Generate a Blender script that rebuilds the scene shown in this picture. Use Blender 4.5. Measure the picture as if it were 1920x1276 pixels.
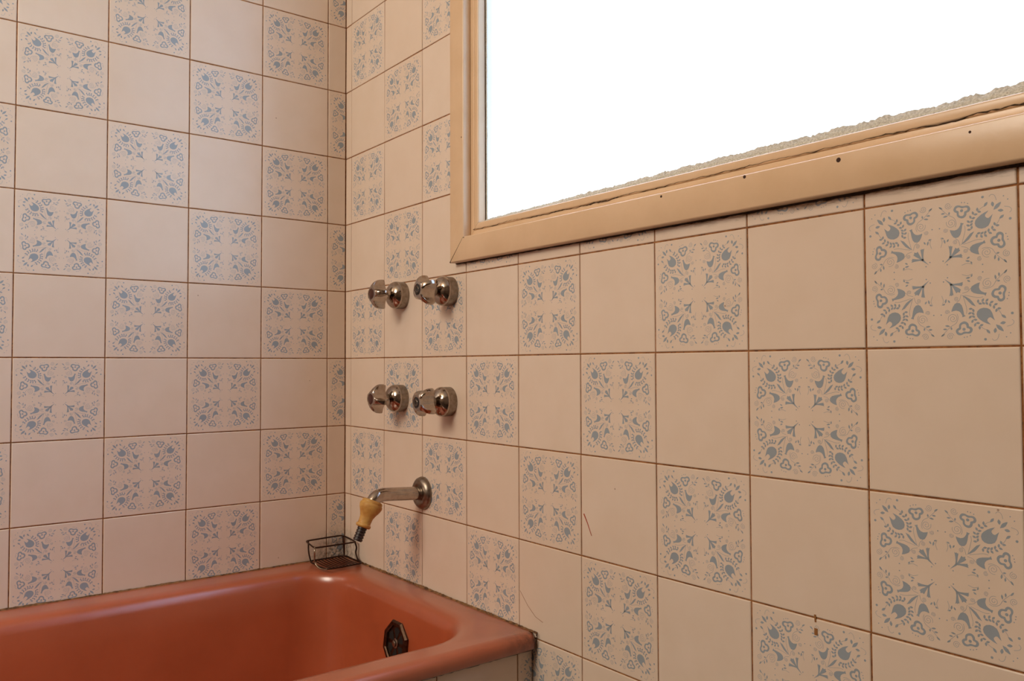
import bpy, bmesh, math, random
from mathutils import Vector, Matrix
random.seed(7)
scene = bpy.context.scene
for o in list(bpy.data.objects):
    bpy.data.objects.remove(o)

T = 0.152            # tile pitch in metres
Z0 = 0.946           # height of the grout line that serves as row zero
def P(x, y, z):      # tile units -> metres
    return Vector((x * T, y * T, Z0 + z * T))

# ------------------------------------------------------------------ camera
F_PX, YAW, PITCH, ROLL = 1541.32, -0.910434, 0.0301707, -0.0032793
cam_d = bpy.data.cameras.new('camera')
cam = bpy.data.objects.new('camera', cam_d)
scene.collection.objects.link(cam)
cam_d.sensor_fit = 'HORIZONTAL'
cam_d.sensor_width = 36.0
cam_d.lens = F_PX / 1920 * 36.0
cam_d.clip_start = 0.01
fw = Vector((math.sin(YAW) * math.cos(PITCH), math.cos(YAW) * math.cos(PITCH), math.sin(PITCH)))
rt = Vector((math.cos(YAW), -math.sin(YAW), 0))
up = rt.cross(fw)
rt, up = math.cos(ROLL) * rt + math.sin(ROLL) * up, -math.sin(ROLL) * rt + math.cos(ROLL) * up
m = Matrix((rt, up, -fw)).transposed().to_4x4()
m.translation = P(11.2529, -5.57986, -0.110034)
cam.matrix_world = m
scene.camera = cam

# ------------------------------------------------------------------ world, lights, exposure
world = bpy.data.worlds.new('sky')
scene.world = world
world.use_nodes = True
wn = world.node_tree
wn.nodes.clear()
w_out = wn.nodes.new('ShaderNodeOutputWorld')
w_bg = wn.nodes.new('ShaderNodeBackground')
w_sky = wn.nodes.new('ShaderNodeTexSky')
w_sky.sky_type = 'NISHITA'
w_sky.sun_disc = False
w_sky.sun_elevation = math.radians(62)
w_sky.sun_rotation = math.radians(-62)
w_sky.air_density = 1.0
w_sky.dust_density = 1.8
w_sky.ozone_density = 1.0
w_bg.inputs['Strength'].default_value = 1.15
wn.links.new(w_sky.outputs[0], w_bg.inputs[0])
wn.links.new(w_bg.outputs[0], w_out.inputs[0])

lamp_d = bpy.data.lights.new('ceiling_bulb', 'POINT')
lamp_d.energy = 78
lamp_d.color = (1.0, 0.94, 0.81)
lamp_d.shadow_soft_size = 0.40
lamp = bpy.data.objects.new('ceiling_bulb', lamp_d)
lamp.location = (0.80, -2.20, 2.04)
scene.collection.objects.link(lamp)

scene.view_settings.view_transform = 'Standard'
scene.view_settings.look = 'None'
scene.view_settings.gamma = 1.0
scene.view_settings.use_curve_mapping = False
scene.view_settings.exposure = 0.2
scene.cycles.use_denoising = True
scene.cycles.max_bounces = 9
scene.cycles.diffuse_bounces = 6
scene.cycles.glossy_bounces = 3

# ------------------------------------------------------------------ materials
def lin(c):
    return tuple((v / 12.92 if v <= 0.04045 else ((v + 0.055) / 1.055) ** 2.4) for v in (k / 255 for k in c)) + (1,)

class NT:
    def __init__(self, name):
        self.mat = bpy.data.materials.new(name)
        self.mat.use_nodes = True
        self.t = self.mat.node_tree
        self.b = self.t.nodes['Principled BSDF']
    def n(self, kind, **kw):
        nd = self.t.nodes.new(kind)
        for k, v in kw.items():
            if k in nd.inputs.keys():
                nd.inputs[k].default_value = v
            else:
                setattr(nd, k, v)
        return nd
    def l(self, a, b):
        self.t.links.new(a, b)
    def math(self, op, a, b=None, clamp=False):
        nd = self.n('ShaderNodeMath', operation=op, use_clamp=clamp)
        for i, v in enumerate((a, b)):
            if v is None:
                continue
            if isinstance(v, (int, float)):
                nd.inputs[i].default_value = v
            else:
                self.l(v, nd.inputs[i])
        return nd.outputs[0]
    def noise(self, vec, scale, detail=3, rough=.55):
        nd = self.n('ShaderNodeTexNoise', Scale=scale, Detail=detail, Roughness=rough)
        if vec is not None:
            self.l(vec, nd.inputs['Vector'])
        return nd.outputs['Fac']
    def ramp(self, fac, lo, hi):
        nd = self.n('ShaderNodeMapRange')
        nd.inputs['From Min'].default_value = lo
        nd.inputs['From Max'].default_value = hi
        self.l(fac, nd.inputs['Value'])
        return nd.outputs[0]
    def mix(self, fac, a, b):
        nd = self.n('ShaderNodeMix', data_type='RGBA')
        if isinstance(fac, (int, float)):
            nd.inputs[0].default_value = fac
        else:
            self.l(fac, nd.inputs[0])
        for i, v in ((6, a), (7, b)):
            if isinstance(v, tuple):
                nd.inputs[i].default_value = v
            else:
                self.l(v, nd.inputs[i])
        return nd.outputs[2]
    def bump(self, h, strength, dist):
        nd = self.n('ShaderNodeBump', Strength=strength, Distance=dist)
        self.l(h, nd.inputs['Height'])
        self.l(nd.outputs[0], self.b.inputs['Normal'])
    def pos(self):
        return self.n('ShaderNodeNewGeometry').outputs['Position']
    def obj(self):
        return self.n('ShaderNodeTexCoord').outputs['Object']

def simple(name, col, rough=.5, metal=0.0, vary=None, scale=40, bump=0.0, bscale=200, coat=0.0, spec=.5):
    k = NT(name)
    k.b.inputs['Roughness'].default_value = rough
    k.b.inputs['Metallic'].default_value = metal
    k.b.inputs['Coat Weight'].default_value = coat
    k.b.inputs['Coat Roughness'].default_value = .28
    k.b.inputs['Specular IOR Level'].default_value = spec
    if vary is not None:
        f = k.ramp(k.noise(k.pos(), scale, 5, .6), .35, .7)
        k.l(k.mix(f, col, vary), k.b.inputs['Base Color'])
    else:
        k.b.inputs['Base Color'].default_value = col
    if bump:
        k.bump(k.noise(k.pos(), bscale, 3), bump, .001)
    return k.mat

def glaze(name, col, is_print=False):
    """glazed tile: slight waviness, slight colour drift, mould in the wet corner, grime below the window"""
    k = NT(name)
    rnd = k.n('ShaderNodeObjectInfo').outputs['Random']
    add = k.n('ShaderNodeVectorMath', operation='ADD')
    k.l(k.pos(), add.inputs[0])
    comb = k.n('ShaderNodeCombineXYZ')
    k.l(k.math('MULTIPLY', rnd, 37.0), comb.inputs[0])
    k.l(k.math('MULTIPLY', rnd, 11.0), comb.inputs[2])
    k.l(comb.outputs[0], add.inputs[1])
    vec = add.outputs[0]
    h = k.math('MULTIPLY_ADD', k.noise(vec, 9.0, 1, .4), 1.0)
    fine = k.noise(k.pos(), 420, 2)
    h = k.math('ADD', h, k.math('MULTIPLY', fine, .012))
    k.bump(h, .35, .004)
    # colour drift from tile to tile and cloudy soiling
    c = k.mix(k.ramp(k.noise(vec, 16, 4), .3, .8), col, tuple(v * f for v, f in zip(col, (.95, .93, .9, 1))))
    k_d = k.math('MULTIPLY', k.math('FRACT', k.math('MULTIPLY', rnd, 7.31)), .28)
    c = k.mix(k_d, c, tuple(v * f for v, f in zip(col, (.93, .86, .78, 1))))
    # black mould in the corner above the bath
    d = k.n('ShaderNodeVectorMath', operation='DISTANCE')
    k.l(k.pos(), d.inputs[0])
    d.inputs[1].default_value = P(0.0, -.12, -2.98)
    near = k.ramp(d.outputs['Value'], .085, .012)
    mould = k.math('MULTIPLY', near, k.ramp(k.noise(k.pos(), 130, 5, .7), .38, .62), True)
    c = k.mix(k.math('MULTIPLY', mould, .85), c, lin((38, 22, 14)))
    # brown grime on the strip under the window board
    sep = k.n('ShaderNodeSeparateXYZ')
    k.l(k.pos(), sep.inputs[0])
    zl = k.ramp(sep.outputs[2], Z0 + 1.05 * T, Z0 + 1.11 * T)
    xl = k.ramp(sep.outputs[0], 5.5 * T, 7.3 * T)
    yl = k.ramp(sep.outputs[1], -.05, -.01)
    stretch = k.n('ShaderNodeMapping')
    stretch.inputs['Scale'].default_value = (22, 22, 150)
    k.l(k.pos(), stretch.inputs[0])
    streak = k.ramp(k.noise(stretch.outputs[0], 1.0, 6, .75), .46, .56)
    g = k.math('MULTIPLY', k.math('MULTIPLY', zl, xl), k.math('MULTIPLY', streak, yl), True)
    upper = k.ramp(sep.outputs[2], Z0 + 1.6 * T, Z0 + 1.4 * T)
    c = k.mix(k.math('MULTIPLY', k.math('MULTIPLY', g, upper), .75), c, lin((118, 88, 48)))
    # tiny brown specks
    vor = k.n('ShaderNodeTexVoronoi', Scale=26.0)
    k.l(k.pos(), vor.inputs['Vector'])
    sp = k.math('MULTIPLY', k.math('LESS_THAN', vor.outputs['Distance'], .035), k.math('GREATER_THAN', k.noise(k.pos(), 7, 1), .56))
    c = k.mix(k.math('MULTIPLY', sp, .55), c, lin((120, 75, 45)))
    k.l(c, k.b.inputs['Base Color'])
    k.b.inputs['Roughness'].default_value = .2
    k.b.inputs['Specular IOR Level'].default_value = .3
    return k.mat

M = {}
M['tile'] = glaze('tile_glaze', (.79, .655, .545, 1))
M['print'] = glaze('tile_print', (.335, .385, .44, 1), True)
k = NT('grout')
f1 = k.ramp(k.noise(k.pos(), 60, 5, .7), .35, .62)
c = k.mix(f1, lin((168, 112, 62)), lin((118, 68, 30)))
f2 = k.ramp(k.noise(k.pos(), 210, 4, .7), .56, .66)
c = k.mix(k.math('MULTIPLY', f2, .7), c, lin((42, 22, 10)))
k.l(c, k.b.inputs['Base Color'])
k.b.inputs['Roughness'].default_value = .9
M['grout'] = k.mat
M['paint'] = simple('cream_gloss_paint', (.75, .53, .335, 1), .28, vary=(.69, .475, .285, 1), scale=14, bump=.12, bscale=90)
M['plaster'] = simple('wall_plaster', lin((100, 80, 64)), .8, vary=lin((92, 72, 57)), scale=6)
M['ceiling'] = simple('ceiling_paint', lin((222, 206, 186)), .85)
M['floor'] = simple('floor_vinyl', lin((56, 40, 30)), .5, vary=lin((44, 32, 24)), scale=30)
M['putty'] = simple('old_putty', lin((214, 208, 192)), .95, vary=lin((168, 160, 142)), scale=420, bump=.9, bscale=700)
M['black'] = simple('mould_gap_shade', lin((34, 24, 16)), .9, vary=lin((70, 48, 28)), scale=300)  # mould and dark joint, also the painted gap shadow below the window board
M['crack'] = simple('crack_dark', lin((40, 26, 14)), .9, vary=lin((96, 70, 40)), scale=200)
M['rust'] = simple('rust_spot', lin((58, 28, 12)), .8)
M['chrome'] = simple('worn_chrome', (.50, .44, .38, 1), .09, 1.0, vary=(.36, .29, .24, 1), scale=70, bump=.10, bscale=500)
M['dull'] = simple('dull_chrome', (.36, .30, .25, 1), .33, 1.0, vary=(.22, .17, .13, 1), scale=140, bump=.2, bscale=600)
M['hot'] = simple('brown_button', lin((66, 26, 14)), .35)
M['cold'] = simple('black_button', lin((24, 20, 18)), .3)
M['rubber'] = simple('yellowed_rubber', lin((206, 160, 84)), .55, vary=lin((176, 116, 48)), scale=60, bump=.2, bscale=250)
M['dark_rubber'] = simple('dark_hose', lin((40, 20, 16)), .4)
M['wire'] = simple('rusty_wire', lin((62, 34, 20)), .45, .55, vary=lin((36, 18, 10)), scale=160)
M['wire_chrome'] = simple('wire_chrome', (.45, .38, .3, 1), .3, 1.0, vary=(.2, .12, .07, 1), scale=200)
k = NT('salmon_enamel')            # worn enamel, brown grime along the tap wall and in the front corner
_p = k.pos()
c = k.mix(k.ramp(k.noise(_p, 9, 5, .6), .35, .7), (.44, .10, .038, 1), (.385, .085, .031, 1))
_s = k.n('ShaderNodeSeparateXYZ')
k.l(_p, _s.inputs[0])
_d = k.n('ShaderNodeVectorMath', operation='DISTANCE')
k.l(_p, _d.inputs[0])
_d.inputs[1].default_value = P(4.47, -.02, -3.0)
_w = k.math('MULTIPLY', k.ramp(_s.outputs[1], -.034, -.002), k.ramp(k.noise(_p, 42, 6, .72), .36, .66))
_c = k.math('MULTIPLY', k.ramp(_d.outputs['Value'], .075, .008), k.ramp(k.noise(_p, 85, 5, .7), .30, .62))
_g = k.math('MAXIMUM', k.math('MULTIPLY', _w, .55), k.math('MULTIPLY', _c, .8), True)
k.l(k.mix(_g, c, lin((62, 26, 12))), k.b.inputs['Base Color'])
k.b.inputs['Roughness'].default_value = .24
k.b.inputs['Coat Weight'].default_value = 1.0
k.b.inputs['Coat Roughness'].default_value = .28
k.bump(k.noise(_p, 300, 3), .04, .001)
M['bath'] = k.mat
M['brass'] = simple('dark_brass', (.13, .08, .055, 1), .38, 1.0, vary=(.06, .035, .022, 1), scale=180)
M['hole'] = simple('overflow_hole', (.006, .004, .003, 1), .8)
M['sealant'] = simple('dirty_sealant', lin((150, 108, 68)), .9, vary=lin((52, 28, 14)), scale=95, bump=.6, bscale=260)
M['red'] = simple('red_scratch', lin((176, 70, 38)), .6)
M['glue'] = simple('brown_glue', lin((146, 96, 48)), .6)
M['hair'] = simple('hairline_crack', lin((165, 125, 98)), .8)

k = NT('frosted_glass')            # room side of the pane: diffusing frost
k.t.nodes.remove(k.b)
out = [x for x in k.t.nodes if x.type == 'OUTPUT_MATERIAL'][0]
bmp = k.n('ShaderNodeBump', Strength=.5, Distance=.001)
k.l(k.math('ADD', k.noise(k.pos(), 420, 3), k.noise(k.pos(), 120, 2)), bmp.inputs['Height'])
tr = k.n('ShaderNodeBsdfTranslucent', Color=(.95, .97, 1.0, 1))
rf = k.n('ShaderNodeBsdfRefraction', Color=(.95, .98, 1.0, 1), Roughness=.5, IOR=1.45)
gl = k.n('ShaderNodeBsdfGlossy', Color=(1, 1, 1, 1), Roughness=.35)
for nd in (tr, rf, gl):
    k.l(bmp.outputs[0], nd.inputs['Normal'])
m1 = k.n('ShaderNodeMixShader')
m1.inputs[0].default_value = .5
k.l(tr.outputs[0], m1.inputs[1])
k.l(rf.outputs[0], m1.inputs[2])
m2 = k.n('ShaderNodeMixShader')
m2.inputs[0].default_value = .04
k.l(m1.outputs[0], m2.inputs[1])
k.l(gl.outputs[0], m2.inputs[2])
k.l(m2.outputs[0], out.inputs[0])
M['glass'] = k.mat
k = NT('clear_glass')              # street side and edges of the pane
k.t.nodes.remove(k.b)
out = [x for x in k.t.nodes if x.type == 'OUTPUT_MATERIAL'][0]
tp = k.n('ShaderNodeBsdfTransparent', Color=(.93, .96, .95, 1))
k.l(tp.outputs[0], out.inputs[0])
M['clear'] = k.mat

# ------------------------------------------------------------------ mesh helpers
COL = scene.collection
def link(name, me, parent=None, loc=None):
    o = bpy.data.objects.new(name, me)
    COL.objects.link(o)
    if parent is not None:
        o.parent = parent
    if loc is not None:
        o.location = loc
    return o
def from_bm(name, bm, mats, parent=None, smooth=True, angle=40):
    me = bpy.data.meshes.new(name)
    bmesh.ops.recalc_face_normals(bm, faces=bm.faces)
    bm.to_mesh(me)
    bm.free()
    for mt in (mats if isinstance(mats, (list, tuple)) else [mats]):
        me.materials.append(mt)
    if smooth:
        me.shade_smooth()
        try:
            me.set_sharp_from_angle(angle=math.radians(angle))
        except Exception:
            pass
    return link(name, me, parent)
def tag(o, label=None, cat=None, group=None, kind=None):
    for kk, v in (('label', label), ('category', cat), ('group', group), ('kind', kind)):
        if v:
            o[kk] = v
    return o
def empty(name, loc=(0, 0, 0)):
    o = bpy.data.objects.new(name, None)
    o.empty_display_size = .05
    COL.objects.link(o)
    o.location = loc
    return o
def add_box(bm, a, b, bevel=0.0):
    x0, y0, z0 = (min(a[i], b[i]) for i in range(3))
    x1, y1, z1 = (max(a[i], b[i]) for i in range(3))
    vs = [bm.verts.new(p) for p in ((x0, y0, z0), (x1, y0, z0), (x1, y1, z0), (x0, y1, z0), (x0, y0, z1), (x1, y0, z1), (x1, y1, z1), (x0, y1, z1))]
    fs = [bm.faces.new([vs[i] for i in q]) for q in ((0, 3, 2, 1), (4, 5, 6, 7), (0, 1, 5, 4), (1, 2, 6, 5), (2, 3, 7, 6), (3, 0, 4, 7))]
    if bevel:
        es = list({e for f in fs for e in f.edges})
        bmesh.ops.bevel(bm, geom=es, offset=bevel, segments=3, profile=.5, affect='EDGES')
def catmull(pts, n=6, closed=False):
    pts = [Vector(p) for p in pts]
    out = []
    N = len(pts)
    rng = range(N if closed else N - 1)
    for i in rng:
        p1, p2 = pts[i], pts[(i + 1) % N]
        p0 = pts[i - 1] if (closed or i > 0) else p1 * 2 - p2
        p3 = pts[(i + 2) % N] if (closed or i + 2 < N) else p2 * 2 - p1
        for j in range(n):
            t = j / n
            out.append(.5 * ((2 * p1) + (p2 - p0) * t + (2 * p0 - 5 * p1 + 4 * p2 - p3) * t * t + (3 * p1 - p0 - 3 * p2 + p3) * t ** 3))
    if not closed:
        out.append(pts[-1])
    return out
def add_tube(bm, pts, r, seg=8, closed=False, cap=True):
    pts = [Vector(p) for p in pts]
    N = len(pts)
    rr = r if isinstance(r, (list, tuple)) else [r] * N
    rings = []
    nrm = None
    for i, p in enumerate(pts):
        if closed:
            t = (pts[(i + 1) % N] - pts[i - 1]).normalized()
        else:
            t = (pts[min(i + 1, N - 1)] - pts[max(i - 1, 0)]).normalized()
        if nrm is None:
            nrm = t.orthogonal().normalized()
        nrm = (nrm - t * nrm.dot(t)).normalized()
        bn = t.cross(nrm)
        rings.append([bm.verts.new(p + (nrm * math.cos(a) + bn * math.sin(a)) * rr[i]) for a in (2 * math.pi * s / seg for s in range(seg))])
    for i in range(N if closed else N - 1):
        A, B = rings[i], rings[(i + 1) % N]
        for s in range(seg):
            bm.faces.new((A[s], A[(s + 1) % seg], B[(s + 1) % seg], B[s]))
    if cap and not closed:
        bm.faces.new(rings[0][::-1])
        bm.faces.new(rings[-1])
def frame_axis(d):
    d = Vector(d).normalized()
    a = d.orthogonal().normalized()
    return a, d.cross(a), d
def add_lathe(bm, origin, axis, prof, seg=32):
    """prof: list of (distance along the axis, radius)"""
    a, b, d = frame_axis(axis)
    o = Vector(origin)
    rings = []
    for t, r in prof:
        if r < 1e-6:
            rings.append([bm.verts.new(o + d * t)])
        else:
            rings.append([bm.verts.new(o + d * t + (a * math.cos(w) + b * math.sin(w)) * r) for w in (2 * math.pi * s / seg for s in range(seg))])
    for A, B in zip(rings, rings[1:]):
        for s in range(seg):
            q = [A[s % len(A)], A[(s + 1) % len(A)], B[(s + 1) % len(B)], B[s % len(B)]]
            q2 = []
            for v in q:
                if v not in q2:
                    q2.append(v)
            if len(q2) > 2:
                bm.faces.new(q2)
    if len(rings[0]) > 1:
        bm.faces.new(rings[0][::-1])
    if len(rings[-1]) > 1:
        bm.faces.new(rings[-1])

# ------------------------------------------------------------------ printed motif, one quarter: (0,0) tile centre, (1,1) tile corner
TULIP = [(.658,.726),(.61,.708),(.568,.686),(.524,.652),(.498,.62),(.49,.584),(.5,.546),(.53,.518),(.572,.506),(.616,.512),(.654,.534),(.676,.576),(.69,.628),(.706,.674),(.678,.648),(.656,.63),(.634,.636),(.616,.658),(.618,.68),(.636,.7)]
TRE_O = [(.332,.832),(.3,.846),(.264,.846),(.238,.822),(.23,.788),(.25,.76),(.27,.75),(.272,.716),(.292,.688),(.332,.67),(.368,.68),(.39,.708),(.394,.736),(.422,.746),(.44,.776),(.428,.812),(.398,.83),(.362,.828)]
TRE_I = [(.332,.802),(.304,.82),(.278,.818),(.262,.804),(.266,.784),(.286,.776),(.296,.76),(.296,.728),(.31,.708),(.334,.702),(.35,.706),(.362,.726),(.366,.754),(.392,.764),(.406,.78),(.4,.798),(.384,.806),(.358,.804)]
BIRD = [(.18,.538),(.204,.53),(.24,.524),(.272,.534),(.294,.554),(.314,.59),(.316,.616),(.356,.602),(.338,.584),(.332,.55),(.324,.504),(.31,.46),(.284,.43),(.248,.424),(.222,.438),(.2,.474),(.186,.508)]
SPINDLE = [(.482,.484),(.434,.462),(.39,.412),(.354,.37),(.312,.324),(.362,.35),(.414,.386),(.45,.432)]
FANSTEM = [(.096,.1),(.154,.164),(.176,.196),(.2,.184),(.18,.158)]
FAN_SIDE = [(.166,.172),(.172,.224),(.168,.28),(.158,.334),(.176,.322),(.188,.334),(.194,.32),(.21,.322),(.198,.258),(.19,.184)]
FAN_MID = [(.188,.192),(.226,.26),(.246,.3),(.262,.284),(.294,.294),(.292,.272),(.306,.258),(.276,.232),(.2,.184)]
CHEV = [(.534,.742),(.486,.708),(.456,.662),(.432,.614),(.428,.57),(.436,.522),(.462,.486)]
LEAF_MID = ((.716,.724),(.806,.814),.034)
LEAVES = [((.702,.834),(.712,.766),.028),((.648,.838),(.604,.782),.024),((.042,.86),(.092,.824),.017),((.068,.764),(.122,.766),.017),((.094,.718),(.158,.728),.018),((.178,.778),(.172,.736),.017),
          ((.066,.448),(.102,.43),.016),((.102,.424),(.116,.366),.018),((.162,.422),(.138,.382),.016),((.334,.886),(.334,.868),.012),((.37,.88),(.368,.864),.012),((.412,.862),(.404,.848),.012)]
DOTS = [((.59,.908),.017),((.836,.884),.008),((.048,.574),.009),((.086,.138),.009),((.332,.772),.020)]
SPIRALS = [((.162,.86),.046,1,.4),((.198,.628),.064,-1,2.2),((.124,.54),.03,1,1.0),((.246,.37),.03,-1,.2)]
CURLS = [[(.668,.902),(.69,.924),(.72,.918),(.74,.89),(.752,.844)],[(.366,.572),(.372,.516),(.356,.444),(.330,.345)],[(.248,.42),(.285,.385),(.304,.32)],[(.044,.86),(.1,.80),(.165,.735),(.235,.69),(.262,.62),(.25,.57)],[(.06,.45),(.08,.39),(.06,.32)],[(.534,.742),(.57,.77),(.61,.79)]]

def leaf_poly(a, b, w):
    w = w * 1.35
    a, b = Vector(a), Vector(b)
    d = b - a
    n = Vector((-d.y, d.x)).normalized() * w * .5
    return [a, a + d * .3 + n * .85, a + d * .55 + n, a + d * .85 + n * .5, b, b - d * .15 - n * .5, b - d * .45 - n, a + d * .3 - n * .85]
def ribbon(pts, w):
    pts = [Vector(p) for p in pts]
    L, R = [], []
    for i, p in enumerate(pts):
        t = (pts[min(i + 1, len(pts) - 1)] - pts[max(i - 1, 0)]).normalized()
        n = Vector((-t.y, t.x)) * w * .5
        L.append(p + n)
        R.append(p - n)
    return [[L[i], L[i + 1], R[i + 1], R[i]] for i in range(len(pts) - 1)]
def smooth2(poly, n=2):
    return [Vector(p[:2]) for p in catmull([(x, y, 0) for x, y in poly], n, True)]
def quarter_polys():
    solid, pair = [], []
    solid += [TULIP, SPINDLE, FANSTEM, FAN_MID, leaf_poly(*LEAF_MID)]
    to, ti = smooth2(TRE_O), smooth2(TRE_I)
    n = len(to)
    pair += [[to[i], to[(i + 1) % n], ti[(i + 1) % n], ti[i]] for i in range(n)]
    pair += [BIRD, FAN_SIDE]
    for i in range(len(CHEV) - 1):
        p, q = Vector(CHEV[i]), Vector(CHEV[i + 1])
        d = (q - p).normalized()
        apex = p + d * .014
        for s in (-1, 1):
            a = math.pi + s * math.radians(52)
            e = Vector((d.x * math.cos(a) - d.y * math.sin(a), d.x * math.sin(a) + d.y * math.cos(a)))
            pair.append(leaf_poly(apex, apex + e * .050, .0215))
    pair += [leaf_poly(*l) for l in LEAVES]
    for c, r in DOTS:
        pair.append([(c[0] + r * math.cos(a), c[1] + r * math.sin(a)) for a in (2 * math.pi * i / 10 for i in range(10))])
    for c, r, s, ph in SPIRALS:
        pts = [(c[0] + r * (.12 + .88 * i / 30) * math.cos(ph + s * i * .40), c[1] + r * (.12 + .88 * i / 30) * math.sin(ph + s * i * .40)) for i in range(31)]
        pair += ribbon(pts, .0046)
    for cu in CURLS:
        pair += ribbon([p[:2] for p in catmull([(x, y, 0) for x, y in cu], 4)], .0046)
    return [[Vector(p) for p in q] for q in solid] + [[Vector(p) for p in q] for q in pair] + [[Vector((p[1], p[0])) for p in q] for q in pair]
QUARTER = quarter_polys()
PRINT_LIFT = .00008
def print_bm():
    bm = bmesh.new()
    for sx in (-1, 1):
        for sy in (-1, 1):
            for poly in QUARTER:
                vs = [bm.verts.new(((sx * p[0]) * .5 * T, -PRINT_LIFT, sy * p[1] * .5 * T)) for p in poly]
                f = bm.faces.new(vs)
                f.normal_update()
                if f.normal.y > 0:
                    f.normal_flip()
    bmesh.ops.triangulate(bm, faces=[f for f in bm.faces if len(f.verts) > 4], ngon_method='EAR_CLIP')
    for f in bm.faces:
        f.material_index = 1
    return bm
_pb = print_bm()
PRINT_MESH = bpy.data.meshes.new('tile_print')
_pb.to_mesh(PRINT_MESH)
_pb.free()

GAP = .0009          # half joint
TILE_CACHE = {}
def tile_mesh(u0, u1, v0, v1, printed):
    key = (round(u0, 3), round(u1, 3), round(v0, 3), round(v1, 3), printed)
    if key in TILE_CACHE:
        return TILE_CACHE[key]
    bm = bmesh.new()
    x0, x1 = (u0 - .5) * T + GAP, (u1 - .5) * T - GAP
    z0, z1 = (v0 - .5) * T + GAP, (v1 - .5) * T - GAP
    if printed:
        bm.from_mesh(PRINT_MESH)
        if (u0, u1, v0, v1) != (0, 1, 0, 1):
            for co, no in (((x0 + .001, 0, 0), (-1, 0, 0)), ((x1 - .001, 0, 0), (1, 0, 0)), ((0, 0, z0 + .001), (0, 0, -1)), ((0, 0, z1 - .001), (0, 0, 1))):
                bmesh.ops.bisect_plane(bm, geom=bm.verts[:] + bm.edges[:] + bm.faces[:], plane_co=co, plane_no=no, clear_outer=True)
    rings = []
    for ins, dep in ((0, .005), (0, .0011), (.00035, .0004), (.0013, 0.0)):
        rings.append([bm.verts.new(p) for p in ((x0 + ins, dep, z0 + ins), (x1 - ins, dep, z0 + ins), (x1 - ins, dep, z1 - ins), (x0 + ins, dep, z1 - ins))])
    faces = []
    for A, B in zip(rings, rings[1:]):
        for i in range(4):
            faces.append(bm.faces.new((A[i], A[(i + 1) % 4], B[(i + 1) % 4], B[i])))
    faces.append(bm.faces.new(rings[-1]))
    faces.append(bm.faces.new(rings[0][::-1]))
    me = bpy.data.meshes.new('tile')
    bm.to_mesh(me)
    bm.free()
    me.materials.append(M['tile'])
    me.materials.append(M['print'])
    TILE_CACHE[key] = me
    return me
def place_tile(parent, centre, rotz, crop, printed):
    o = bpy.data.objects.new('tile', tile_mesh(*crop, printed))
    COL.objects.link(o)
    o.parent = parent
    o.location = centre
    j = math.radians(.22)
    o.rotation_euler = (random.uniform(-j, j), random.uniform(-j, j) * .35, rotz + random.uniform(-j, j))
    return o

# ------------------------------------------------------------------ the room
A_OFF, B_OFF = .179, .2905     # first full joint from the corner on each wall
ROOM_X, ROOM_Y, ROOM_Z = 2.42, -2.70, 2.45
GD = .0013                     # joint depth
OPX0, OPX1, OPZ0, OPZ1 = 3.268, 14.4, 1.409, 8.8
def struct(name, boxes, mat):
    bm = bmesh.new()
    for a, b in boxes:
        add_box(bm, a, b)
    o = from_bm(name, bm, mat, smooth=False)
    tag(o, kind='structure')
    return o
struct('floor', [((-.12, .12, -.1), (ROOM_X + .12, ROOM_Y - .12, 0))], M['floor'])
struct('ceiling', [((-.12, .12, ROOM_Z), (ROOM_X + .12, ROOM_Y - .12, ROOM_Z + .1))], M['ceiling'])
ox0, ox1, oz0, oz1 = OPX0 * T, OPX1 * T, Z0 + OPZ0 * T, Z0 + OPZ1 * T
wall_right = struct('wall_right', [((-.12, GD, 0), (ox0, .12, ROOM_Z)), ((ox1, GD, 0), (ROOM_X + .12, .12, ROOM_Z)),
                                   ((ox0, GD, 0), (ox1, .12, oz0)), ((ox0, GD, oz1), (ox1, .12, ROOM_Z))], M['grout'])
wall_left = struct('wall_left', [((-.12, GD, 0), (-GD, ROOM_Y - .12, ROOM_Z))], M['grout'])
struct('wall_back', [((ROOM_X, GD, 0), (ROOM_X + .12, ROOM_Y - .12, ROOM_Z))], M['plaster'])
struct('wall_front', [((-.12, ROOM_Y, 0), (ROOM_X + .12, ROOM_Y - .12, ROOM_Z))], M['plaster'])

for kx in range(-1, 15):
    for r in range(-7, 10):
        if kx < 4 and r < -3:
            continue
        u0, u1, v0, v1 = 0., 1., 0., 1.
        if kx == -1:
            u0 = 1 - A_OFF
        X0 = A_OFF + kx
        if r == 9:
            v1 = (ROOM_Z - Z0) / T - 9
        if r == -7:
            v0 = 7 - Z0 / T
        if v1 - v0 < .03:
            continue
        if X0 + 1 > OPX0 and X0 < OPX1 and r + 1 > OPZ0 and r < OPZ1:
            if X0 < OPX0:
                u1 = OPX0 - X0 - .06
                if r < OPZ0:
                    u1 = 1.0
                    if kx == 3:
                        u1, v1 = 1.0, OPZ0 - r - .06
                if u1 < .12:
                    continue
                if kx == 2 and r < OPZ0:
                    u1 = 1.0
            elif X0 + 1 > OPX1 and X0 < OPX1:
                u0 = OPX1 - X0 + .02
                if u0 > .88:
                    continue
            elif r < OPZ0:
                v1 = OPZ0 - r - .06
            elif r + 1 > OPZ1:
                v0 = OPZ1 - r + .02
            else:
                continue
        printed = (kx + r) % 2 == 0 and kx >= 0
        place_tile(wall_right, P(X0 + .5, 0, r + .5), 0, (u0, u1, v0, v1), printed)
for kx in range(-1, 9):
    for r in range(-3, 10):
        u1, v1 = 1., 1.
        if kx == -1:
            u1 = B_OFF
        if r == 9:
            v1 = (ROOM_Z - Z0) / T - 9
        place_tile(wall_left, P(0, -(B_OFF + kx + .5), r + .5), math.pi / 2, (0., u1, 0., v1), (kx + r) % 2 == 0)

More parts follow.
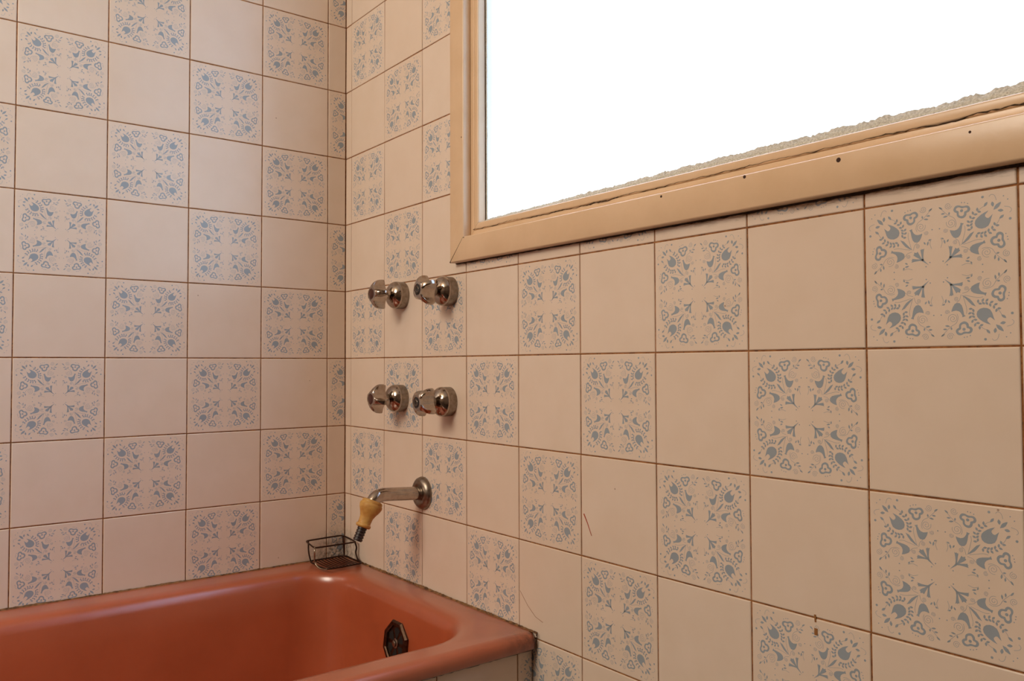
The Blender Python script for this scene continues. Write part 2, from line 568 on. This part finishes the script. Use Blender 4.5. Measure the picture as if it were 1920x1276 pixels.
# marks on the window wall
def wall_mark(name, mat, pts, w, lift=.0006):
    bm = bmesh.new()
    n = len(pts)
    ws = w if isinstance(w, (list, tuple)) else [w] * n
    L, R = [], []
    for i, (x, z) in enumerate(pts):
        a, b = pts[max(i - 1, 0)], pts[min(i + 1, n - 1)]
        t = Vector((b[0] - a[0], b[1] - a[1])).normalized()
        nn = Vector((-t.y, t.x)) * ws[i] * .5
        for lst, s in ((L, 1), (R, -1)):
            p = P(x, 0, z)
            lst.append(bm.verts.new((p.x + s * nn.x, -lift, p.z + s * nn.y)))
    for i in range(n - 1):
        bm.faces.new((L[i], L[i + 1], R[i + 1], R[i]))
    ext = bmesh.ops.extrude_face_region(bm, geom=bm.faces[:])
    for v in ext['geom']:
        if isinstance(v, bmesh.types.BMVert):
            v.co.y += lift + .001
    return from_bm(name, bm, mat, wall_right, smooth=False)
wall_mark('scratch', M['red'], [(5.22, -1.58), (5.27, -1.66), (5.33, -1.78)], [.0016, .0010, .0004])
wall_mark('hairline_crack', M['hair'], [(4.20, -2.55), (4.33, -2.68), (4.46, -2.77), (4.58, -2.80)], .0005)
wall_mark('glue_spot', M['glue'], [(7.752, -2.075), (7.752, -2.125)], .0042)
wall_mark('glue_spot', M['glue'], [(7.745, -1.975), (7.750, -2.03)], .0022)

# ------------------------------------------------------------------ window
win = empty('window_1', P(7, 0, 1.2))
tag(win, kind='structure')
AW = .287                                  # board width
def to_parent(o, parent):
    o.parent = parent
    o.matrix_parent_inverse = Matrix.Translation(parent.location).inverted()
    return o
def mitred(name, p0, p1, inward, yf, yb, w, mat, bev=.0022):
    """board from outer corner p0 to outer corner p1 (x,z in tiles), width w towards inward, mitred ends"""
    p0, p1, n = Vector(p0), Vector(p1), Vector(inward)
    d = (p1 - p0).normalized()
    q0, q1 = p0 + n * w + d * w, p1 + n * w - d * w
    bm = bmesh.new()
    F = [bm.verts.new(P(v.x, yf, v.y)) for v in (p0, p1, q1, q0)]
    B = [bm.verts.new(P(v.x, yb, v.y)) for v in (p0, p1, q1, q0)]
    bm.faces.new(F)
    bm.faces.new(B[::-1])
    for i in range(4):
        bm.faces.new((F[i], B[i], B[(i + 1) % 4], F[(i + 1) % 4]))
    es = [e for e in bm.edges if all(v in F for v in e.verts) and e.calc_length() > w * T * 1.8]
    bmesh.ops.bevel(bm, geom=es, offset=bev, segments=3, profile=.5, affect='EDGES')
    return to_parent(from_bm(name, bm, mat), win)
def rect_boards(name, x0, x1, z0, z1, w, yf, yb, mat, bev, g=.004):
    mitred(name, (x0, z0), (x1, z0), (0, 1), yf, yb, w, mat, bev)
    mitred(name, (x0, z0 + g), (x0, z1 - g), (1, 0), yf, yb, w, mat, bev)
    mitred(name, (x0, z1), (x1, z1), (0, -1), yf, yb, w, mat, bev)
    mitred(name, (x1, z0 + g), (x1, z1 - g), (-1, 0), yf, yb, w, mat, bev)
AX0, AX1, AZ0, AZ1 = OPX0 - AW + .002, OPX1 + AW - .002, OPZ0 - AW + .002, OPZ1 + AW - .002
rect_boards('architrave', AX0, AX1, AZ0, AZ1, AW, -.105, .003, M['paint'], .0026)
rect_boards('window_frame', OPX0, OPX1, OPZ0, OPZ1, .075, .004, .5, M['paint'], .0012)
rect_boards('sash_rail', OPX0 + .0755, OPX1 - .0755, OPZ0 + .0755, OPZ1 - .0755, .085, -.001, .45, M['paint'], .003)
GX0, GX1, GZ0, GZ1, GY = OPX0 + .155, OPX1 - .155, OPZ0 + .155, OPZ1 - .155, .112
bm = bmesh.new()
add_box(bm, P(GX0, GY, GZ0), P(GX1, GY + .027, GZ1))
pane = to_parent(from_bm('pane', bm, [M['clear'], M['glass']], smooth=False), win)
for pl in pane.data.polygons:
    if pl.normal.y < -.5:
        pl.material_index = 1
def ragged(name, horiz, s0, s1, base, hfun, y0, y1, mat, n):
    """ragged fillet lying against the glass"""
    rr = random.Random(3 if horiz else 5)
    bm = bmesh.new()
    rows = []
    prev = 0
    for i in range(n + 1):
        s = s0 + (s1 - s0) * i / n
        prev = prev * .7 + rr.uniform(-1, 1) * .45
        h = max(.003, hfun(s) * (1 + .16 * prev + rr.uniform(-.07, .07)))
        prof = ((0, y1), (0, y0), (h * .55, y0 + (y1 - y0) * .35), (h, y1 - .004), (h, y1))
        rows.append([bm.verts.new(P(s, y, base + t) if horiz else P(base + t, y, s)) for t, y in prof])
    for a, b in zip(rows, rows[1:]):
        for j in range(4):
            bm.faces.new((a[j], a[j + 1], b[j + 1], b[j]))
        bm.faces.new((a[4], a[0], b[0], b[4]))
    bm.faces.new(rows[0])
    bm.faces.new(rows[-1][::-1])
    return to_parent(from_bm(name, bm, mat, smooth=False), win)
ZG = OPZ0 + .160
XG = OPX0 + .160
ragged('putty', True, XG, 14.1, ZG, lambda s: .045 + .045 * min(1, max(0, (s - 3.6) / 3.0)), GY - .03, GY + .002, M['putty'], 620)
ragged('putty', False, ZG, 8.5, XG, lambda s: .030, GY - .004, GY + .002, M['putty'], 200)
ragged('mould_line', False, ZG, 8.5, XG - .002, lambda s: .012, GY - .012, GY - .002, M['black'], 160)
# crack between frame and sash along the bottom
bm = bmesh.new()
rr = random.Random(11)
N = 400
zc = 0
L, R = [], []
for i in range(N + 1):
    x = OPX0 + .06 + (OPX1 - OPX0 - .1) * i / N
    zc = zc * .86 + rr.uniform(-.006, .006)
    base = OPZ0 + .082 + .004 * math.sin(x * 2.1)
    gate = math.sin(x * 3.7 + 1.1) + .8 * math.sin(x * 8.3) + .35 * max(0, (x - 5)) - .2
    w = max(.0, (.0012 + .0026 * max(0, math.sin(x * 1.35 + .6)) + .0018 * min(1.5, max(0, (x - 6) / 3))) * rr.uniform(.3, 1.6) * min(1, max(.12, gate)))
    L.append(P(x, -.0045, base + zc + w))
    R.append(P(x, -.0045, base + zc - w))
for i in range(N):
    bm.faces.new([bm.verts.new(v) for v in (L[i], L[i + 1], R[i + 1], R[i])])
bmesh.ops.remove_doubles(bm, verts=bm.verts[:], dist=1e-6)
ext = bmesh.ops.extrude_face_region(bm, geom=bm.faces[:])
for v in ext['geom']:
    if isinstance(v, bmesh.types.BMVert):
        v.co.y += .003
to_parent(from_bm('crack', bm, M['crack'], smooth=False), win)
for x, z, r in ((6.36, 1.376, .0018), (7.24, 1.388, .0022), (8.05, 1.362, .0028), (3.28, 1.398, .0012), (8.95, 1.36, .0014)):
    bm = bmesh.new()
    a0, b0 = rr.uniform(.8, 1.2), rr.uniform(.75, 1.1)
    add_lathe(bm, P(x, -.1045, z), (0, -1, 0), ((0, r), (.0003, r * .95), (.0004, r * .4)), 9)
    to_parent(from_bm('nail_hole', bm, M['rust']), win)
bm = bmesh.new()
add_lathe(bm, P(3.235, -.1045, 2.6), (0, -1, 0), ((0, .0013), (.0003, .0012), (.0004, .0005)), 9)
to_parent(from_bm('nail_hole', bm, M['rust']), win)
# open mitre joint at the lower corner of the boards
bm = bmesh.new()
for c0, c1, wd in (((AX0 + .002, AZ0 + .004), (AX0 + AW * .97, AZ0 + AW * .97), .0014),):
    a_, b_ = Vector(c0), Vector(c1)
    n_ = Vector((-1, 1)).normalized() * wd / T * .5
    q = [a_ + n_ * 1.3, b_ + n_ * .4, b_ - n_ * .4, a_ - n_ * 1.3]
    f_ = [bm.verts.new(P(v.x, -.1056, v.y)) for v in q]
    g_ = [bm.verts.new(P(v.x, -.09, v.y)) for v in q]
    bm.faces.new(f_)
    for i in range(4):
        bm.faces.new((f_[i], f_[(i + 1) % 4], g_[(i + 1) % 4], g_[i]))
to_parent(from_bm('mitre_joint', bm, M['crack'], smooth=False), win)
# black strip standing in for the gap shadow, with dirt, below the bottom board
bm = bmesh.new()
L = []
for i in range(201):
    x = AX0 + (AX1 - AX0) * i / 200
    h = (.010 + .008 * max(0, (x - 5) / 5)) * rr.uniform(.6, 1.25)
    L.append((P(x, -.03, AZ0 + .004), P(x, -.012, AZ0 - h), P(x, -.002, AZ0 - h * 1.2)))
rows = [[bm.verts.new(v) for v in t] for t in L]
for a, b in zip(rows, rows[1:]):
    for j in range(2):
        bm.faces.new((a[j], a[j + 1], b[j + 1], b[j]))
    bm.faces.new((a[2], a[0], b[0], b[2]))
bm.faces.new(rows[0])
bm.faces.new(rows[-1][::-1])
to_parent(from_bm('gap_shade_dirt', bm, M['black'], smooth=False), win)

# ------------------------------------------------------------------ bathtub
RIM = -2.935
BL = 10.2                                        # bath length in tiles
bath = empty('bathtub', P(2.2, -BL / 2, -Z0 / T))
tag(bath, 'salmon pink enamel bathtub built in along the patterned tile wall', 'bathtub')
def part(o, parent):
    o.parent = parent
    o.matrix_parent_inverse = parent.matrix_world.inverted() if parent.parent else Matrix.Translation(parent.location).inverted()
    return o
def rrect(x0, x1, y0, y1, rad, z, n=14):
    """rounded rectangle loop, counter clockwise, rad as 4 corner radii: (x1,y1) (x0,y1) (x0,y0) (x1,y0)"""
    out = []
    for (cx, cy, sx, sy, a0), r in zip(((x1, y1, -1, -1, 0), (x0, y1, 1, -1, 90), (x0, y0, 1, 1, 180), (x1, y0, -1, 1, 270)), rad):
        for i in range(n + 1):
            a = math.radians(a0 + 90 * i / n)
            out.append(P(cx + sx * r + r * math.cos(a), cy + sy * r + r * math.sin(a), z))
    return out
loops = []
xo0, xo1, yo0, yo1 = .009, 4.50, -BL, -.009
def outer(ins, dz, r):
    loops.append(rrect(xo0, xo1 - ins, yo0, yo1, (r, .01, .01, r), RIM + dz))
outer(.075, -.165, .04)
outer(.02, -.165, .05)
outer(.0, -.145, .06)
outer(.0, -.075, .06)
outer(.015, -.035, .06)
outer(.05, -.008, .06)
outer(.11, .004, .06)
xi0, xi1, yi0, yi1 = .45, 4.02, -BL + .6, -.40
def inner(g, dz, r):
    loops.append(rrect(xi0 + g, xi1 - g, yi0 + g, yi1 - g, (r, r, r, r), RIM + dz))
_o = loops[-1]
inner(-.13, -.010, .78)
_i = loops.pop()
for _t in (.12, .3, .5, .7, .88):
    loops.append([a.lerp(b, _t) for a, b in zip(_o, _i)])
loops.append(_i)
inner(-.06, -.022, .72)
inner(-.015, -.045, .68)
inner(.02, -.09, .65)
inner(.045, -.17, .63)
for t in (.15, .3, .45, .6, .75, .87):
    g = .05 + .30 * t
    loops.append(rrect(xi0 + g * .9, xi1 - g * .9, yi0 + g * 1.6, yi1 - g * .62, (.62,) * 4, RIM - .17 - 2.05 * t))
for g, dz, r in ((.40, -2.15, .62), (.5, -2.28, .6), (.68, -2.36, .55), (1.0, -2.39, .5)):
    loops.append(rrect(xi0 + g, xi1 - g, yi0 + g + .3, yi1 - g * .8, (r,) * 4, RIM + dz))
bm = bmesh.new()
rings = [[bm.verts.new(p) for p in lp] for lp in loops]
n = len(rings[0])
for A, B in zip(rings, rings[1:]):
    for i in range(n):
        bm.faces.new((A[i], A[(i + 1) % n], B[(i + 1) % n], B[i]))
bm.faces.new(rings[-1])
shell = part(from_bm('tub_shell', bm, M['bath'], angle=70), bath)
shell['label'] = 'salmon pink enamel shell with rolled rim'
# dirty sealant between rim and tiles
def sealant(pts, size):
    bm = bmesh.new()
    rr = random.Random(len(pts))
    rows = []
    drift = 1.0
    for (x, y, z), n_ in pts:
        drift = drift * .85 + rr.uniform(.4, 1.6) * .15
        s = size * drift * rr.uniform(.85, 1.15)
        c = P(x, y, z)
        nv = Vector(n_)
        rows.append([bm.verts.new(v) for v in (c - nv * .0005, c + nv * s * rr.uniform(.8, 1.3) + Vector((0, 0, .0004)), c + nv * s * .45 + Vector((0, 0, s * .6)), c + Vector((0, 0, s * 1.2)) + nv * .0006)])
    for a, b in zip(rows, rows[1:]):
        for j in range(4):
            bm.faces.new((a[j], a[(j + 1) % 4], b[(j + 1) % 4], b[j]))
    bm.faces.new(rows[0])
    bm.faces.new(rows[-1][::-1])
    return part(from_bm('sealant', bm, M['sealant'], smooth=False), bath)
sealant([((.012 + 4.485 * i / 240, -.010, RIM + .000), (0, -1, 0)) for i in range(241)], .0030)
sealant([((.010, -.012 - 8 * i / 300, RIM + .0), (1, 0, 0)) for i in range(301)], .0026)
sealant([((4.503, -.012, RIM - .15 + .14 * i / 12), (.4, -.9, 0)) for i in range(13)], .0035)

# overflow grille on the tap-end wall of the tub
OC = P(2.36, -.475, -3.50)
ov_n = Vector((0, -1, .115)).normalized()
ovx = Vector((1, 0, 0))
ovz = ov_n.cross(ovx)
if ovz.z < 0:
    ovz = -ovz
def OV(x, z, d):
    return OC + ovx * x + ovz * z + ov_n * d
def ngon_ring(bm, prof, nside, ph, smooth_pts=1):
    rings = []
    for r, d in prof:
        rings.append([bm.verts.new(OV(r * math.cos(ph + 2 * math.pi * i / nside), r * math.sin(ph + 2 * math.pi * i / nside), d)) for i in range(nside)])
    for A, B in zip(rings, rings[1:]):
        for i in range(nside):
            bm.faces.new((A[i], A[(i + 1) % nside], B[(i + 1) % nside], B[i]))
    return rings
R8 = .043
bm = bmesh.new()
rg = ngon_ring(bm, ((R8 * .78, -.002), (R8 * .78, .0012)), 8, math.pi / 8)
bm.faces.new(rg[-1])
back = part(from_bm('overflow_plate', bm, M['brass'], angle=25), bath)
back['label'] = 'dark octagonal overflow plate'
bm = bmesh.new()
rg = ngon_ring(bm, ((R8, -.004), (R8, .003), (R8 * .93, .0065), (R8 * .80, .0065), (R8 * .76, .0045), (R8 * .74, -.002)), 8, math.pi / 8)
from_bm('plate_rim', bm, M['brass'], back, angle=25)
for i in range(6):                              # openings between the spokes
    a0 = math.radians(60 * i + 30)
    bm = bmesh.new()
    pts = []
    for rr_, da in ((.010, -.22), (.026, -.38), (.0295, 0), (.026, .38), (.010, .22)):
        pts.append((rr_ * math.cos(a0 + da), rr_ * math.sin(a0 + da)))
    A = [bm.verts.new(OV(x, z, .0016)) for x, z in pts]
    B = [bm.verts.new(OV(x, z, .0010)) for x, z in pts]
    bm.faces.new(A)
    for j in range(5):
        bm.faces.new((A[j], A[(j + 1) % 5], B[(j + 1) % 5], B[j]))
    from_bm('overflow_hole', bm, M['hole'], back, smooth=False)
bm = bmesh.new()
add_lathe(bm, OV(0, 0, .001), ov_n, ((0, .009), (.002, .009), (.003, .006), (.0055, .0055), (.0065, .004)), 16)
from_bm('screw', bm, M['dull'], back)

# dark dirty joint below the rim
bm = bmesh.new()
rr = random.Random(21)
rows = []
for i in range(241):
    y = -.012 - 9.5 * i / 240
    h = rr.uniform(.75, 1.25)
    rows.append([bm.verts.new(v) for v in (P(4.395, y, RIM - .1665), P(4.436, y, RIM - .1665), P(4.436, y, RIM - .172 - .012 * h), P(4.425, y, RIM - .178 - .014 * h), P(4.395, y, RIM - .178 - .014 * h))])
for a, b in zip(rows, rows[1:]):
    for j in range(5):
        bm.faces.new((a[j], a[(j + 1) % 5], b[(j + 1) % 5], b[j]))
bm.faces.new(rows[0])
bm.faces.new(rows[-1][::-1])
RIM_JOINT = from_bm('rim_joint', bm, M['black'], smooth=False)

# tiled panel below the rim
PX = 4.42
panel = empty('bath_surround', P(PX, -4, -Z0 / T))
tag(panel, 'tiled bath surround below the pink rim', 'bath surround')
bm = bmesh.new()
add_box(bm, P(PX - .35, -BL, -Z0 / T), P(PX - .010, -.010, RIM - .17))
part(RIM_JOINT, panel)
part(from_bm('panel_body', bm, M['grout'], smooth=False), panel)
TOPZ = -3.115
for kx in range(-1, 8):
    for r in range(0, 4):
        crop = [0., 1., 0., 1.]
        if kx == -1:
            crop[1] = .20
        if r == 3:
            crop[2] = 1 - (Z0 / T + TOPZ - 3)
        if crop[2] > .93:
            continue
        c = P(PX, -(.21 + kx + .5), TOPZ - r - .5)
        o = bpy.data.objects.new('tile', tile_mesh(*crop, (kx + r) % 2 == 1))
        COL.objects.link(o)
        part(o, panel)
        o.location = c
        o.rotation_euler = (0, 0, math.pi / 2)

# ------------------------------------------------------------------ taps
def cut_radius(th, R, rot, cd, cr):
    best = R
    for i in range(4):
        a = rot + math.pi / 4 + i * math.pi / 2
        da = (th - a + math.pi) % (2 * math.pi) - math.pi
        if abs(da) < math.pi / 2:
            s = cd * math.sin(da)
            if abs(s) < cr:
                best = min(best, cd * math.cos(da) - math.sqrt(cr * cr - s * s))
    return best
def make_tap(x, z, rot, button, label, tilt=0.0, scale=1.0):
    base = P(x, 0, z)
    tap = empty('bath_tap', base)
    tag(tap, label, 'tap', 'four wall taps above the bath spout')
    ax = Vector((0, -1, 0))
    bm = bmesh.new()
    add_lathe(bm, base, ax, ((.0002, .0272), (.0165, .0276), (.0170, .0262)), 48)
    part(from_bm('collar', bm, M['dull'], angle=35), tap)
    bm = bmesh.new()
    add_lathe(bm, base, ax, ((.0160, .0262), (.0168, .0274), (.0180, .0276), (.0200, .0272), (.0225, .0262), (.0262, .0236), (.0296, .0196), (.0320, .0150), (.0332, .0118), (.0345, .0100)), 48)
    part(from_bm('flange', bm, M['chrome'], angle=35), tap)
    bm = bmesh.new()
    add_lathe(bm, base, ax, ((.033, .0092), (.0425, .0088), (.0445, .0088)), 28)
    part(from_bm('spindle', bm, M['dull']), tap)
    bm = bmesh.new()
    a, b, d = Vector((1, 0, 0)), Vector((0, 0, 1)), ax
    seg = 128
    prof = ((.0432, .010), (.0432, .0255), (.0438, .0284), (.0455, .0294), (.0500, .0294), (.0535, .0290), (.0575, .0282), (.0620, .0260), (.0660, .0228), (.0690, .0192), (.0712, .0152), (.0720, .0118), (.0718, .0105), (.0706, .0098))
    rings = []
    for t, R in prof:
        ring = []
        for s in range(seg):
            th = 2 * math.pi * s / seg
            r = min(R, max(.0098, cut_radius(th, R, rot, .0335, .0195)))
            ring.append(bm.verts.new(base + d * (t * 1.0) + (a * math.cos(th) + b * math.sin(th)) * r))
        rings.append(ring)
    for A, B in zip(rings, rings[1:]):
        for s in range(seg):
            bm.faces.new((A[s], A[(s + 1) % seg], B[(s + 1) % seg], B[s]))
    bm.faces.new(rings[0][::-1])
    bm.faces.new(rings[-1])
    h = part(from_bm('handle', bm, M['chrome'], angle=50), tap)
    bm = bmesh.new()
    add_lathe(bm, base, ax, ((.0704, .0096), (.0716, .0094), (.0722, .0080), (.0722, .0)), 24)
    from_bm('button', bm, M[button], h)
    if button == 'cold':
        bm = bmesh.new()
        pts = [base + d * .0724 + (a * math.cos(w) + b * math.sin(w)) * .0048 for w in (2 * math.pi * i / 20 for i in range(20))]
        add_tube(bm, pts, .0007, 6, closed=True)
        from_bm('button_ring', bm, M['dull'], h)
    return tap

make_tap(1.69, .826, math.radians(2), 'hot', 'worn chrome tap with a brown button, upper one beside the room corner')
make_tap(2.84, .798, math.radians(27), 'cold', 'worn chrome tap with a black button, just below the window frame corner')
make_tap(1.675, -.542, math.radians(-14), 'hot', 'worn chrome tap with a brown button, lower one beside the room corner')
make_tap(2.815, -.550, math.radians(-36), 'cold', 'worn chrome tap with a black ringed button, lower one straight above the spout flange')

# ------------------------------------------------------------------ spout
SX, SZ = 2.21, -1.735
spout = empty('bath_spout', P(SX, 0, SZ))
tag(spout, 'worn chrome bath spout with round wall flange and bent end', 'spout')
bm = bmesh.new()
add_lathe(bm, P(SX, 0, SZ), (0, -1, 0), ((.0002, .0315), (.002, .0318), (.007, .0300), (.0105, .0262), (.0125, .0215), (.0120, .0175), (.010, .0150), (.010, .010)), 48)
part(from_bm('flange', bm, M['dull'], angle=60), spout)
bm = bmesh.new()
pts = catmull([P(SX, -.05, SZ + .002), P(SX, -.25, SZ + .014), P(SX, -.50, SZ + .030), P(SX, -.60, SZ + .030), P(SX, -.675, SZ + .008), P(SX, -.725, SZ - .045), P(SX, -.765, SZ - .13)], 6)
add_tube(bm, pts, .0128, 28)
part(from_bm('pipe', bm, M['chrome'], angle=60), spout)

nz = empty('hose_connector', P(SX, -.73, SZ))
tag(nz, 'yellowed rubber shower hose connector pushed onto the spout end', 'hose connector')
n0, n1 = P(SX, -.722, SZ - .03), P(SX, -.862, SZ - .335)
ax = (n1 - n0)
Ln = ax.length
bm = bmesh.new()
add_lathe(bm, n0, ax, [(t * Ln, r * T) for t, r in ((.07, .088), (.0, .092), (-.02, .105), (.0, .122), (.05, .130), (.10, .128), (.13, .140), (.20, .143), (.32, .130), (.5, .098), (.62, .082), (.78, .078), (.86, .080), (.88, .092), (.93, .094), (.96, .092), (.99, .080), (1.0, .055))], 36)
part(from_bm('rubber_cone', bm, M['rubber'], angle=50), nz)
bm = bmesh.new()
prof = [(.97, .055)]
for i in range(5):
    t = 1.0 + i * .10
    prof += [(t, .056), (t + .06, .060), (t + .075, .050), (t + .10, .052)]
prof += [(1.5, .045), (1.5, .030), (1.46, .026)]
add_lathe(bm, n0, ax, [(t * Ln, r * T) for t, r in prof], 24)
part(from_bm('hose_stub', bm, M['dark_rubber'], angle=30), nz)

# ------------------------------------------------------------------ wire soap rack
rack = empty('soap_rack', P(.4, -.35, RIM))
tag(rack, 'small rusty wire soap rack standing on the bath rim in the corner', 'soap rack')
def wire(name, pts, r, mat, closed=False, n=5):
    bm = bmesh.new()
    add_tube(bm, catmull([P(*p) for p in pts], n, closed), r, 8, closed)
    return part(from_bm(name, bm, mat, angle=80), rack)
TZ = -2.615
wire('top_loop', [(.07, -.60, TZ), (.055, -.45, TZ), (.055, -.15, TZ + .005), (.08, -.07, TZ), (.25, -.055, TZ - .01), (.44, -.065, TZ - .02), (.485, -.10, TZ - .02), (.49, -.30, TZ - .02), (.49, -.58, TZ - .02), (.46, -.685, TZ - .02), (.30, -.68, TZ - .01), (.12, -.655, TZ)], .0017, M['wire'], True)
BZ = RIM + .035
wire('bottom_loop', [(.12, -.58, BZ), (.10, -.30, BZ), (.12, -.07, BZ), (.40, -.06, BZ), (.66, -.075, BZ), (.70, -.25, BZ), (.71, -.46, BZ), (.69, -.595, BZ), (.55, -.63, BZ), (.30, -.62, BZ)], .0017, M['wire'], True)
wire('leg', [(.46, -.685, TZ - .02), (.50, -.705, TZ - .07), (.47, -.695, TZ - .16), (.46, -.68, BZ + .05), (.55, -.655, BZ - .01), (.69, -.605, BZ - .005)], .0019, M['wire_chrome'])
wire('leg', [(.44, -.065, TZ - .02), (.47, -.05, TZ - .10), (.45, -.05, TZ - .18), (.50, -.05, BZ + .03), (.64, -.065, BZ)], .0019, M['wire'])
wire('leg', [(.10, -.62, TZ), (.11, -.62, TZ - .15), (.14, -.60, BZ)], .0017, M['wire'])
wire('leg', [(.08, -.07, TZ), (.09, -.065, TZ - .15), (.12, -.07, BZ)], .0017, M['wire'])
for i in range(9):
    y = -.12 - .052 * i
    wire('cross_wire', [(.11, y, BZ), (.40, y, BZ - .012), (.70, y, BZ)], .0011, M['wire'], n=3)
